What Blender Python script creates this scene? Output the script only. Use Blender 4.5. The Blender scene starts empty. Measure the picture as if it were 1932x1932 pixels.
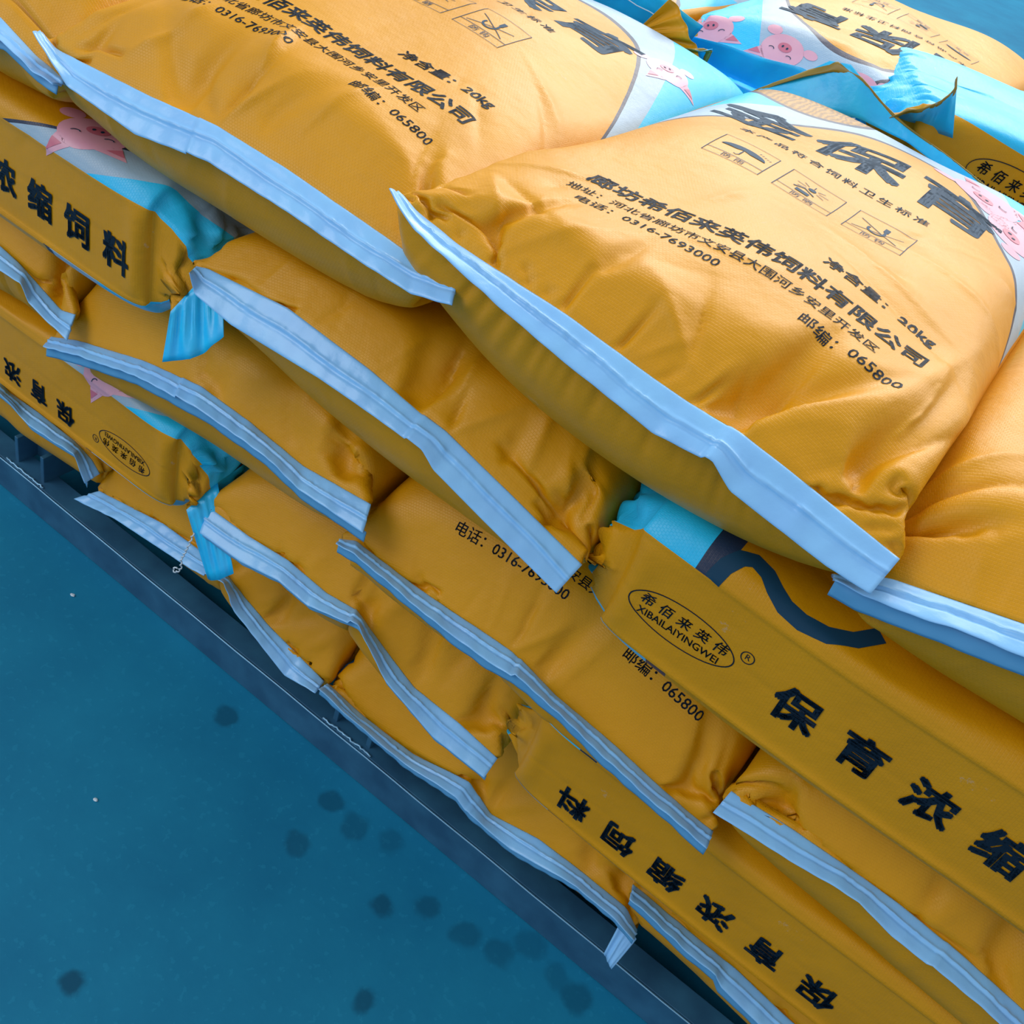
import bpy, bmesh, math, random
import numpy as np
from mathutils import Vector, Matrix
random.seed(7); np.random.seed(7)
S=bpy.context.scene; COL=S.collection
# ---------------------------------------------------------------- camera, world, light
cd=bpy.data.cameras.new('camera'); cam=bpy.data.objects.new('camera',cd); COL.objects.link(cam)
cd.sensor_fit='HORIZONTAL'; cd.sensor_width=36.0; cd.lens=36.0*1954/1932; cd.clip_start=.02
cX=Vector((0.78702834,0.54341722,-0.29203444)); cY=Vector((0.55896846,-0.42784058,0.71028635)); cZ=Vector((0.26103765,-0.72225353,-0.64047575))
right=Vector((cX[0],cY[0],cZ[0])); up=-Vector((cX[1],cY[1],cZ[1])); back=-Vector((cX[2],cY[2],cZ[2]))
m=Matrix((right,up,back)).transposed().to_4x4(); m.translation=Vector((0,-.76,1.281)); cam.matrix_world=m
S.camera=cam
S.view_settings.view_transform='Standard'; S.view_settings.look='None'; S.view_settings.gamma=1
S.view_settings.use_curve_mapping=False; S.view_settings.exposure=0.1
w=bpy.data.worlds.new('world'); S.world=w; w.use_nodes=True
bg=w.node_tree.nodes['Background']; bg.inputs[0].default_value=(.86,.93,1,1); bg.inputs[1].default_value=.55
def area(name,loc,target,sx,sy,power,col):
    l=bpy.data.lights.new(name,'AREA'); l.shape='RECTANGLE'; l.size=sx; l.size_y=sy; l.energy=power; l.color=col
    o=bpy.data.objects.new(name,l); COL.objects.link(o); o.location=loc
    o.rotation_euler=(Vector(target)-Vector(loc)).to_track_quat('-Z','Y').to_euler(); return o
area('skylight_panel',(-.3,3.9,4.0),(-.2,.3,.7),6,4,300,(1,.96,.92))
area('front_fill',(-3.5,-3,3.6),(-.4,0,.5),3,3,85,(.95,.97,1))  # added fill from the front left to lift the lower layers; no doorway there
area('far_daylight',(-3,9,5),(-3,9,0),5,5,350,(.95,1,1))
# ---------------------------------------------------------------- materials
def nmat(name):
    m=bpy.data.materials.new(name); m.use_nodes=True; nt=m.node_tree; return m,nt,nt.nodes['Principled BSDF']
def N(nt,t,**k):
    n=nt.nodes.new(t)
    for a,b in k.items(): setattr(n,a,b)
    return n
def M(nt,op,a,b=None,c=None):
    n=nt.nodes.new('ShaderNodeMath'); n.operation=op
    for i,x in enumerate((a,b,c)):
        if x is None: continue
        if hasattr(x,'links') or hasattr(x,'is_linked'): nt.links.new(x,n.inputs[i])
        else: n.inputs[i].default_value=x
    return n.outputs[0]
def mixc(nt,f,a,b):
    n=nt.nodes.new('ShaderNodeMix'); n.data_type='RGBA'
    for s,x in ((n.inputs['Factor'],f),(n.inputs['A'],a),(n.inputs['B'],b)):
        if hasattr(x,'is_linked'): nt.links.new(x,s)
        else: s.default_value=x if not isinstance(x,tuple) else (*x,1)
    return n.outputs['Result']
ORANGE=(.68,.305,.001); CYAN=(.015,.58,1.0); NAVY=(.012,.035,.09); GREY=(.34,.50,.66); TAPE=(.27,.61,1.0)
def weave(nt,uv,bsdf,k=.35,scale=1.0):
    tc=N(nt,'ShaderNodeTexCoord')
    br=N(nt,'ShaderNodeTexBrick'); nt.links.new(uv,br.inputs['Vector'])
    br.inputs['Color1'].default_value=(1,1,1,1); br.inputs['Color2'].default_value=(.8,.8,.8,1); br.inputs['Mortar'].default_value=(0,0,0,1)
    br.inputs['Scale'].default_value=1; br.inputs['Mortar Size'].default_value=.00035; br.inputs['Mortar Smooth'].default_value=1
    br.inputs['Brick Width'].default_value=.0034; br.inputs['Row Height'].default_value=.0029
    no=N(nt,'ShaderNodeTexNoise'); nt.links.new(tc.outputs['Object'],no.inputs['Vector']); no.inputs['Scale'].default_value=34; no.inputs['Detail'].default_value=5
    no2=N(nt,'ShaderNodeTexNoise'); nt.links.new(tc.outputs['Object'],no2.inputs['Vector']); no2.inputs['Scale'].default_value=220
    h=M(nt,'ADD',M(nt,'MULTIPLY',br.outputs['Fac'],-.00022),M(nt,'ADD',M(nt,'MULTIPLY',no.outputs[0],.0034),M(nt,'MULTIPLY',no2.outputs[0],.0003)))
    b=N(nt,'ShaderNodeBump'); b.inputs['Distance'].default_value=1; b.inputs['Strength'].default_value=k; nt.links.new(h,b.inputs['Height'])
    nt.links.new(b.outputs[0],bsdf.inputs['Normal'])
    return no
def fabric(kind,vb=.72):
    m,nt,b=nmat('woven_plastic_'+kind+str(int(vb*100)))
    uvn=N(nt,'ShaderNodeUVMap'); uvn.uv_map='UVMap'; uv=uvn.outputs[0]
    sp=N(nt,'ShaderNodeSeparateXYZ'); nt.links.new(uv,sp.inputs[0]); u,v=sp.outputs[0],sp.outputs[1]
    no=weave(nt,uv,b,.5)
    um=M(nt,'MODULO',u,.55)
    inp=M(nt,'MULTIPLY',M(nt,'GREATER_THAN',um,.058),M(nt,'LESS_THAN',um,.425 if kind=='blue' else .492))
    n2=N(nt,'ShaderNodeTexNoise'); nt.links.new(uv,n2.inputs['Vector']); n2.inputs['Scale'].default_value=9; n2.inputs['Detail'].default_value=4
    org=mixc(nt,n2.outputs[0],(ORANGE[0]*.86,ORANGE[1]*.84,ORANGE[2]),(ORANGE[0]*1.1,ORANGE[1]*1.12,ORANGE[2]*1.6))
    if kind=='plain': col=org
    else:
        if kind=='front':
            d=M(nt,'SUBTRACT',um,.275); va=M(nt,'SUBTRACT',.655,M(nt,'MULTIPLY',M(nt,'MULTIPLY',d,d),6.8)); nb=.011;gb=.11
            bot=M(nt,'GREATER_THAN',u,.55); va=M(nt,'ADD',M(nt,'MULTIPLY',va,M(nt,'SUBTRACT',1,bot)),M(nt,'MULTIPLY',bot,vb))
        elif kind=='blue':
            va=M(nt,'ADD',.28,M(nt,'MULTIPLY',um,0)); nb=.01; gb=.02
        else:
            va=M(nt,'ADD',.715,M(nt,'MULTIPLY',um,0)); nb=.022; gb=.022
        t=M(nt,'SUBTRACT',v,va)
        c=mixc(nt,M(nt,'GREATER_THAN',t,nb),NAVY,GREY)
        edge=M(nt,'ADD',gb,M(nt,'MULTIPLY',M(nt,'SINE',M(nt,'MULTIPLY',um,23)),.025)) if kind=='front' else gb
        c=mixc(nt,M(nt,'GREATER_THAN',t,edge),c,CYAN)
        if kind=='front':
            e1=M(nt,'DIVIDE',M(nt,'SUBTRACT',um,.14),.085); e2=M(nt,'DIVIDE',M(nt,'SUBTRACT',v,.715),.085)
            e=M(nt,'ADD',M(nt,'MULTIPLY',e1,e1),M(nt,'MULTIPLY',e2,e2))
            wh=N(nt,'ShaderNodeTexWave'); nt.links.new(uv,wh.inputs['Vector']); wh.inputs['Scale'].default_value=45; wh.inputs['Distortion'].default_value=9
            c=mixc(nt,M(nt,'LESS_THAN',e,1.0),c,NAVY); c=mixc(nt,M(nt,'LESS_THAN',e,.84),c,mixc(nt,wh.outputs['Fac'],(.42,.22,.02),(.22,.10,.01)))
        col=mixc(nt,M(nt,'MULTIPLY',inp,M(nt,'GREATER_THAN',t,0)),org,c)
    # dust scuffs
    n3=N(nt,'ShaderNodeTexNoise'); nt.links.new(uv,n3.inputs['Vector']); n3.inputs['Scale'].default_value=14; n3.inputs['Detail'].default_value=10; n3.inputs['Roughness'].default_value=.75
    du=M(nt,'MULTIPLY',M(nt,'GREATER_THAN',n3.outputs[0],.655),.22)
    col=mixc(nt,du,col,(.45,.45,.45))
    nt.links.new(col,b.inputs['Base Color'])
    b.inputs['Roughness'].default_value=.42; b.inputs['Specular IOR Level'].default_value=.5; b.inputs['Specular Tint'].default_value=(1,.80,.62,1)
    return m
def simple(name,c,r=.5,noise=None,bump=0,metal=0,scale=40):
    m,nt,b=nmat(name); b.inputs['Base Color'].default_value=(*c,1); b.inputs['Roughness'].default_value=r; b.inputs['Metallic'].default_value=metal
    tc=N(nt,'ShaderNodeTexCoord'); no=N(nt,'ShaderNodeTexNoise'); nt.links.new(tc.outputs['Object'],no.inputs['Vector']); no.inputs['Scale'].default_value=scale; no.inputs['Detail'].default_value=6
    if noise:
        rp=N(nt,'ShaderNodeMapRange'); nt.links.new(no.outputs[0],rp.inputs[0]); rp.inputs[1].default_value=.35; rp.inputs[2].default_value=.68
        nt.links.new(mixc(nt,rp.outputs[0],noise,c),b.inputs['Base Color'])
    if bump:
        bp=N(nt,'ShaderNodeBump'); bp.inputs['Distance'].default_value=bump; bp.inputs['Strength'].default_value=.6; nt.links.new(no.outputs[0],bp.inputs['Height']); nt.links.new(bp.outputs[0],b.inputs['Normal'])
    return m
MF=fabric('front'); MS=fabric('front',.40); MC=fabric('blue'); MB=fabric('back'); MP=fabric('plain')
MTAPE=simple('paper_binding_tape',TAPE,.27,(.25,.56,.97),.0028,scale=26)
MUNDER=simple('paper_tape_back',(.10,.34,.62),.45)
MINK=simple('black_ink',(.004,.014,.030),.6)
MBLUEINK=simple('navy_ink',(.006,.050,.105),.6)
for m_ in (MINK,MBLUEINK): m_.node_tree.nodes['Principled BSDF'].inputs['Specular IOR Level'].default_value=.22
MPINK=simple('pink_print',(.80,.42,.52),.4,(.72,.34,.46),scale=20)
MROSE=simple('rose_print',(.62,.16,.24),.4); MPALE=simple('pale_print',(.42,.58,.78),.4)
MCY=simple('cyan_woven_plastic',CYAN,.34,(.02,.50,.95),.003,scale=30); MGOLD=simple('gold_print_band',(.26,.17,.012),.4)
MWHITE=simple('white_thread',(.6,.72,.82),.6)
MSTEEL=simple('blue_grey_painted_steel',(.04,.16,.29),.42,(.025,.10,.20),.001,metal=.15,scale=18)
MEDGE=simple('worn_bright_steel',(.25,.5,.72),.35,metal=.4)  # pale tone for weld beads and the rail edge's painted highlight
# ---------------------------------------------------------------- measured seams (world metres): inner and outer edge of each tape
SEAMS={
 'A0':([(-1.42,-0.09,0.83),(-1.117,-0.09,0.834),(-0.987,-0.09,0.836),(-0.931,-0.09,0.819),(-0.878,-0.09,0.814)],
    [(-1.42,-0.116,0.81),(-1.083,-0.116,0.802),(-0.951,-0.116,0.83),(-0.903,-0.116,0.819),(-0.872,-0.116,0.819)]),
 'A':([(-0.921,-0.09,0.846),(-0.902,-0.09,0.839),(-0.766,-0.09,0.85),(-0.678,-0.09,0.861),(-0.589,-0.09,0.861),(-0.489,-0.09,0.856),(-0.44,-0.09,0.853),(-0.392,-0.09,0.86)],
    [(-0.901,-0.116,0.858),(-0.851,-0.116,0.827),(-0.755,-0.116,0.822),(-0.704,-0.116,0.832),(-0.657,-0.116,0.84),(-0.56,-0.116,0.84),(-0.462,-0.116,0.837),(-0.418,-0.116,0.837),(-0.376,-0.116,0.849)]),
 'B':([(-0.456,-0.1,0.903),(-0.44,-0.1,0.898),(-0.393,-0.1,0.891),(-0.284,-0.1,0.888),(-0.2,-0.1,0.88),(-0.165,-0.1,0.878),(-0.122,-0.1,0.879),(-0.08,-0.1,0.874),(0.02,-0.1,0.859)],
    [(-0.453,-0.126,0.917),(-0.421,-0.126,0.897),(-0.328,-0.126,0.878),(-0.278,-0.126,0.869),(-0.175,-0.126,0.855),(-0.126,-0.126,0.861),(-0.104,-0.126,0.848),(-0.019,-0.126,0.838),(0.017,-0.126,0.838)]),
 'C':([(-0.013,-0.09,0.809),(0.022,-0.09,0.834),(0.111,-0.09,0.861),(0.182,-0.09,0.878),(0.303,-0.09,0.877),(0.53,-0.09,0.87)],
    [(-0.008,-0.116,0.825),(0.015,-0.116,0.827),(0.075,-0.116,0.844),(0.12,-0.116,0.855),(0.186,-0.116,0.872),(0.3,-0.116,0.867),(0.53,-0.116,0.85)]),
 'D':([(-0.706,-0.075,0.695),(-0.69,-0.075,0.701),(-0.579,-0.075,0.717),(-0.468,-0.075,0.71),(-0.405,-0.075,0.701),(-0.373,-0.075,0.7),(-0.29,-0.075,0.681),(-0.199,-0.075,0.659)],
    [(-0.688,-0.101,0.705),(-0.679,-0.101,0.685),(-0.626,-0.101,0.679),(-0.508,-0.101,0.687),(-0.434,-0.101,0.687),(-0.377,-0.101,0.686),(-0.36,-0.101,0.674),(-0.297,-0.101,0.658),(-0.203,-0.101,0.636)]),
 'H0':([(-1.419,-0.05,0.471),(-1.237,-0.05,0.498),(-1.071,-0.05,0.519),(-1.035,-0.05,0.514),(-0.955,-0.05,0.49),(-0.928,-0.05,0.499)],
    [(-1.376,-0.076,0.466),(-1.198,-0.076,0.485),(-1.035,-0.076,0.51),(-0.997,-0.076,0.514),(-0.982,-0.076,0.494),(-0.91,-0.076,0.48)]),
 'H':([(-0.975,-0.05,0.438),(-0.926,-0.05,0.462),(-0.805,-0.05,0.505),(-0.709,-0.05,0.527),(-0.631,-0.05,0.527),(-0.547,-0.05,0.52),(-0.449,-0.05,0.534)],
    [(-0.957,-0.076,0.443),(-0.9,-0.076,0.466),(-0.79,-0.076,0.503),(-0.677,-0.076,0.522),(-0.58,-0.076,0.524),(-0.529,-0.076,0.513),(-0.434,-0.076,0.518)]),
 'I':([(-0.476,-0.05,0.459),(-0.457,-0.05,0.472),(-0.391,-0.05,0.47),(-0.317,-0.05,0.473),(-0.238,-0.05,0.479),(-0.175,-0.05,0.464),(-0.109,-0.05,0.458),(0.0,-0.05,0.442),(0.029,-0.05,0.441)],
    [(-0.465,-0.076,0.477),(-0.438,-0.076,0.482),(-0.393,-0.076,0.478),(-0.297,-0.076,0.471),(-0.25,-0.076,0.472),(-0.218,-0.076,0.479),(-0.159,-0.076,0.475),(-0.094,-0.076,0.46),(0.011,-0.076,0.448),(0.033,-0.076,0.444)]),
 'J':([(0.021,-0.05,0.505),(0.08,-0.05,0.512),(0.155,-0.05,0.516),(0.198,-0.05,0.516),(0.259,-0.05,0.51),(0.326,-0.05,0.5),(0.386,-0.05,0.496),(0.55,-0.05,0.50)],
    [(0.018,-0.076,0.494),(0.096,-0.076,0.503),(0.146,-0.076,0.513),(0.164,-0.076,0.514),(0.204,-0.076,0.504),(0.291,-0.076,0.499),(0.378,-0.076,0.487),(0.55,-0.076,0.475)]),
 'L':([(-0.707,-0.02,0.319),(-0.634,-0.02,0.322),(-0.568,-0.02,0.332),(-0.501,-0.02,0.327),(-0.455,-0.02,0.336),(-0.382,-0.02,0.301),(-0.347,-0.02,0.285),(-0.274,-0.02,0.284),(-0.214,-0.02,0.276)],
    [(-0.694,-0.046,0.298),(-0.621,-0.046,0.303),(-0.557,-0.046,0.321),(-0.507,-0.046,0.317),(-0.431,-0.046,0.345),(-0.404,-0.046,0.323),(-0.374,-0.046,0.294),(-0.291,-0.046,0.265),(-0.212,-0.046,0.265)]),
 'N0':([(-1.453,0.01,0.179),(-1.183,0.01,0.21),(-1.161,0.01,0.203),(-1.094,0.01,0.209),(-1.012,0.01,0.209),(-0.973,0.01,0.199),(-0.956,0.01,0.184)],
    [(-1.411,-0.016,0.182),(-1.145,-0.016,0.22),(-1.128,-0.016,0.22),(-1.081,-0.016,0.204),(-0.981,-0.016,0.218),(-0.957,-0.016,0.178)]),
 'O':([(-0.956,0.01,0.149),(-0.82,0.01,0.185),(-0.703,0.01,0.192),(-0.687,0.01,0.181),(-0.604,0.01,0.151),(-0.494,0.01,0.13)],
    [(-0.981,-0.016,0.129),(-0.89,-0.016,0.156),(-0.731,-0.016,0.178),(-0.671,-0.016,0.199),(-0.646,-0.016,0.163),(-0.543,-0.016,0.119),(-0.487,-0.016,0.133)]),
 'P':([(-0.488,0.01,0.13),(-0.415,0.01,0.124),(-0.331,0.01,0.128),(-0.244,0.01,0.159),(-0.201,0.01,0.132),(-0.13,0.01,0.156),(-0.057,0.01,0.159),(0.004,0.01,0.158),(0.028,0.01,0.135)],
    [(-0.484,-0.016,0.144),(-0.395,-0.016,0.138),(-0.328,-0.016,0.136),(-0.244,-0.016,0.151),(-0.221,-0.016,0.139),(-0.152,-0.016,0.137),(-0.057,-0.016,0.165),(0.001,-0.016,0.162),(0.031,-0.016,0.151)]),
 'Q':([(-0.006,0.01,0.205),(0.038,0.01,0.202),(0.093,0.01,0.2),(0.143,0.01,0.199),(0.216,0.01,0.187),(0.332,0.01,0.179),(0.53,0.01,0.185)],
    [(0.001,-0.016,0.215),(0.089,-0.016,0.201),(0.126,-0.016,0.202),(0.137,-0.016,0.189),(0.193,-0.016,0.179),(0.321,-0.016,0.168),(0.53,-0.016,0.165)]),
}
# ---------------------------------------------------------------- cloth solver for the filled bags
def polyline(pts, n):
    pts=np.array(pts,float); s=np.r_[0,np.cumsum(np.linalg.norm(np.diff(pts,axis=0),axis=1))]; s/=s[-1]
    t=np.linspace(0,1,n); return np.stack([np.interp(t,s,pts[:,k]) for k in range(3)],-1)
def upsample(A):  # A [B,nv,nu,3] -> doubled, cubic
    B,nv,nu,_=A.shape
    o=np.empty((B,nv,nu*2,3),A.dtype); o[:,:,::2]=A
    o[:,:,1::2]=(9*(A+np.roll(A,-1,2))-np.roll(A,1,2)-np.roll(A,-2,2))/16
    q=np.empty((B,2*nv-1,nu*2,3),A.dtype); q[:,::2]=o
    m=.5*(o[:,:-1]+o[:,1:]); m[:,1:-1]=(9*(o[:,1:-2]+o[:,2:-1])-o[:,:-3]-o[:,3:])/16
    q[:,1::2]=m
    return q
def sim(P,du,dv,pin0,pin1,clampf,steps,p,bend=.05,shear=.3,cmp_=.25,grav=0.,press=None,front_=0.):
    P=P.astype(np.float32); V=np.zeros_like(P)
    B,nv,nu,_=P.shape
    def pr(a,b,L,k,kc):
        d=b-a; l=np.sqrt((d*d).sum(-1,keepdims=True))+1e-9
        e=(l-L)/l; e=np.where(e>0,e*k,e*kc)*.5*d
        a+=e; b-=e
    nn_=P.shape[2]; th_=np.arange(nn_)/nn_*2*np.pi; dvv=(1-front_*(.055*np.sin(th_)**1)[None,:,None]+0*P[:,0,:,:1]).astype(np.float32)*dv
    ds=np.sqrt(du*du+dvv*dvv)[:,None]
    def passes(P):
        for par in (0,1):
            a=P[:,par:nv-1:2]; b=P[:,par+1:nv:2]; m=min(a.shape[1],b.shape[1]); pr(a[:,:m],b[:,:m],dvv[:,None],1,cmp_)
        pr(P[:,:,0::2],P[:,:,1::2],du,1,cmp_)
        pr(P[:,:,1:-1:2],P[:,:,2::2],du,1,cmp_); pr(P[:,:,-1],P[:,:,0],du,1,cmp_)
        for par in (0,1):
            a=P[:,par:nv-1:2]; b=P[:,par+1:nv:2]; m=min(a.shape[1],b.shape[1]); a=a[:,:m]; b=b[:,:m]
            for (x,y) in ((a,b),(b,a)):
                pr(x[:,:,:-1],y[:,:,1:],ds[:,:,:-1],shear,shear*.3); pr(x[:,:,-1],y[:,:,0],ds[:,:,-1],shear,shear*.3)
        for o in range(4):
            a=P[:,o:nv-2:4]; b=P[:,o+2:nv:4]; m=min(a.shape[1],b.shape[1])
            if m: pr(a[:,:m],b[:,:m],2*dv,bend,bend)
        for o in range(4):
            a=P[:,:,o:nu-2:4]; b=P[:,:,o+2:nu:4]; m=min(a.shape[2],b.shape[2]); pr(a[:,:,:m],b[:,:,:m],2*du,bend,bend)
    for it in range(steps):
        gu=np.roll(P,-1,2)-np.roll(P,1,2); gv=np.zeros_like(P); gv[:,1:-1]=P[:,2:]-P[:,:-2]
        n=np.cross(gu,gv)/(4*du*dv)
        old=P.copy()
        P+=V+press*n; P[...,2]-=grav
        passes(P); passes(P)
        clampf(P)
        P[:,0]=pin0; P[:,-1]=pin1
        V=(P-old)*.93
    return P
# ---------------------------------------------------------------- bag specifications
# every bag: frame (A = width axis, Lx = length axis), seam polyline in world metres, box it is squeezed into
W=.55; NU=80; NV=56; LF=.80
EX,EY,EZ=np.array([1.,0,0]),np.array([0,1.,0]),np.array([0,0,1.])
def spec(key,x0,x1,z0,z1,layer,kind='front',yaw=0,length=.70,seam=None,mat='front',dome=.0,y0=None,far=None,perim=1.0,front=.004,cre=(),slope=.85,frame=None,m0=False,ring=False,vo=0.):
    return dict(key=key,x0=x0,x1=x1,z0=z0,z1=z1,layer=layer,kind=kind,length=length,seam=seam,mat=mat,dome=dome,y0=y0,far=far,yaw=yaw,perim=perim,front=front,cre=cre,slope=slope,frame=frame,m0=m0,ring=ring,vo=vo)
BAGS=[]
def fb(key,x0,x1,z0,z1,**k):
    a,b=SEAMS[key]; BAGS.append(spec(key,x0,x1,z0,z1,0,seam=a,y0=a[0][1],**k))
def sb(key,xs,dirn,yf,z0,z1,seam,width=.42,**k):
    BAGS.append(spec(key,yf,yf+width,z0,z1,0,kind='side'+('+' if dirn>0 else '-'),seam=seam,y0=xs,slope=9,m0=True,ring=True,**k))
fb('A0',-1.42,-.898,.75,.905,dome=.02,length=.72); fb('A',-.904,-.444,.75,.905,dome=.035,length=.72,cre=[(.20,.0,.22,.15,1),(.20,0,.10,.12,.7),(.30,.03,.36,.16,.6),(.50,.02,.42,.15,.7),(.07,.03,.10,.2,.5)])
fb('B',-.450,.006,.75,.922,dome=.018,slope=.8,length=.72,cre=[(.365,.0,.37,.14,1),(.365,.0,.44,.16,.9),(.365,0,.28,.10,.5),(.47,.05,.46,.20,1),(.09,.03,.16,.17,.6),(.20,.06,.22,.17,.5),(.37,1.0,.37,.9,0)])
fb('C',-.006,.46,.75,.905,length=.72,mat='plain',dome=.02,cre=[(.02,.03,.06,.15,.8),(.06,.06,.16,.10,.7)])
fb('D',-.70,-.205,.585,.75,cre=[(.31,0,.33,.16,1),(.31,0,.25,.13,.7),(.50,.02,.46,.16,.9),(.42,.03,.38,.15,.6)])
fb('H0',-1.40,-.96,.42,.585,slope=1.7,mat='plain',cre=[(.5,.02,.42,.15,1)]); fb('H',-.955,-.47,.42,.585,slope=1.7,mat='plain',cre=[(.30,.0,.30,.14,1),(.50,.02,.42,.16,1),(.42,.02,.36,.14,.6)])
fb('I',-.465,.018,.42,.585,slope=1.7,cre=[(.30,0,.32,.16,.9),(.50,.02,.42,.16,.8)]); fb('J',.022,.47,.42,.585,slope=1.7,mat='plain',cre=[(.28,0,.30,.18,1),(.05,.03,.1,.15,.8)])
fb('L',-.71,-.215,.265,.42,slope=1.7,cre=[(.29,0,.29,.15,1),(.40,.02,.33,.15,.9),(.50,.02,.42,.15,1)]); fb('N0',-1.42,-.962,.115,.265,slope=1.7); fb('O',-.957,-.492,.115,.265,slope=1.7,cre=[(.26,0,.26,.15,1),(.42,.02,.36,.15,1)])
fb('P',-.488,.008,.115,.265,slope=1.7,cre=[(.27,0,.27,.13,1),(.45,.02,.38,.15,1),(.50,.02,.48,.12,1)]); fb('Q',.012,.45,.115,.265,slope=1.7)
sb('F',-.772,-1,-.085,.585,.752,[(-.712,-.10,.645),(-.704,-.04,.69),(-.70,.05,.715),(-.71,.30,.70)],vo=.235)
sb('K',-.765,-1,-.035,.265,.422,[(-.722,-.045,.318),(-.716,.0,.345),(-.715,.10,.365),(-.73,.33,.36)],vo=.235)
sb('E',-.165,1,-.072,.585,.752,[(-.20,.32,.66),(-.205,.10,.67),(-.20,-.03,.66),(-.195,-.062,.655)],mat='back')
sb('G',-.185,1,-.035,.265,.422,[(-.208,.32,.34),(-.213,.12,.345),(-.21,.0,.335),(-.205,-.02,.33)],mat='back')
# second row, behind the lettered sacks
def rb(key,x0,x1,y,z0,z1,seam,**k): BAGS.append(spec(key,x0,x1,z0,z1,0,seam=seam,y0=y,m0=True,slope=.8,**k))
rb('R',-.62,-.21,.72,.75,.925,[(-.66,.70,.86),(-.40,.67,.87),(-.15,.70,.85)],dome=.03)
rb('T',-1.09,-.64,.70,.75,.92,[(-1.13,.70,.86),(-.86,.68,.87),(-.60,.70,.86)],dome=.02)
an=math.radians(27); sL=np.array([math.cos(an),math.sin(an)]); sA=np.array([sL[1],-sL[0]]); so=np.array([-.245,.67])
def sw(a,l,z): p=so+sA*a+sL*l; return (p[0],p[1],z)
BAGS.append(spec('S',-.30,0.,.76,.955,0,kind='yaw',seam=[sw(-.28,-.05,.87),sw(-.12,-.06,.88),sw(0,-.05,.87)],y0=0,frame=an,m0=True,ring=True,slope=9,vo=.235))
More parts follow.
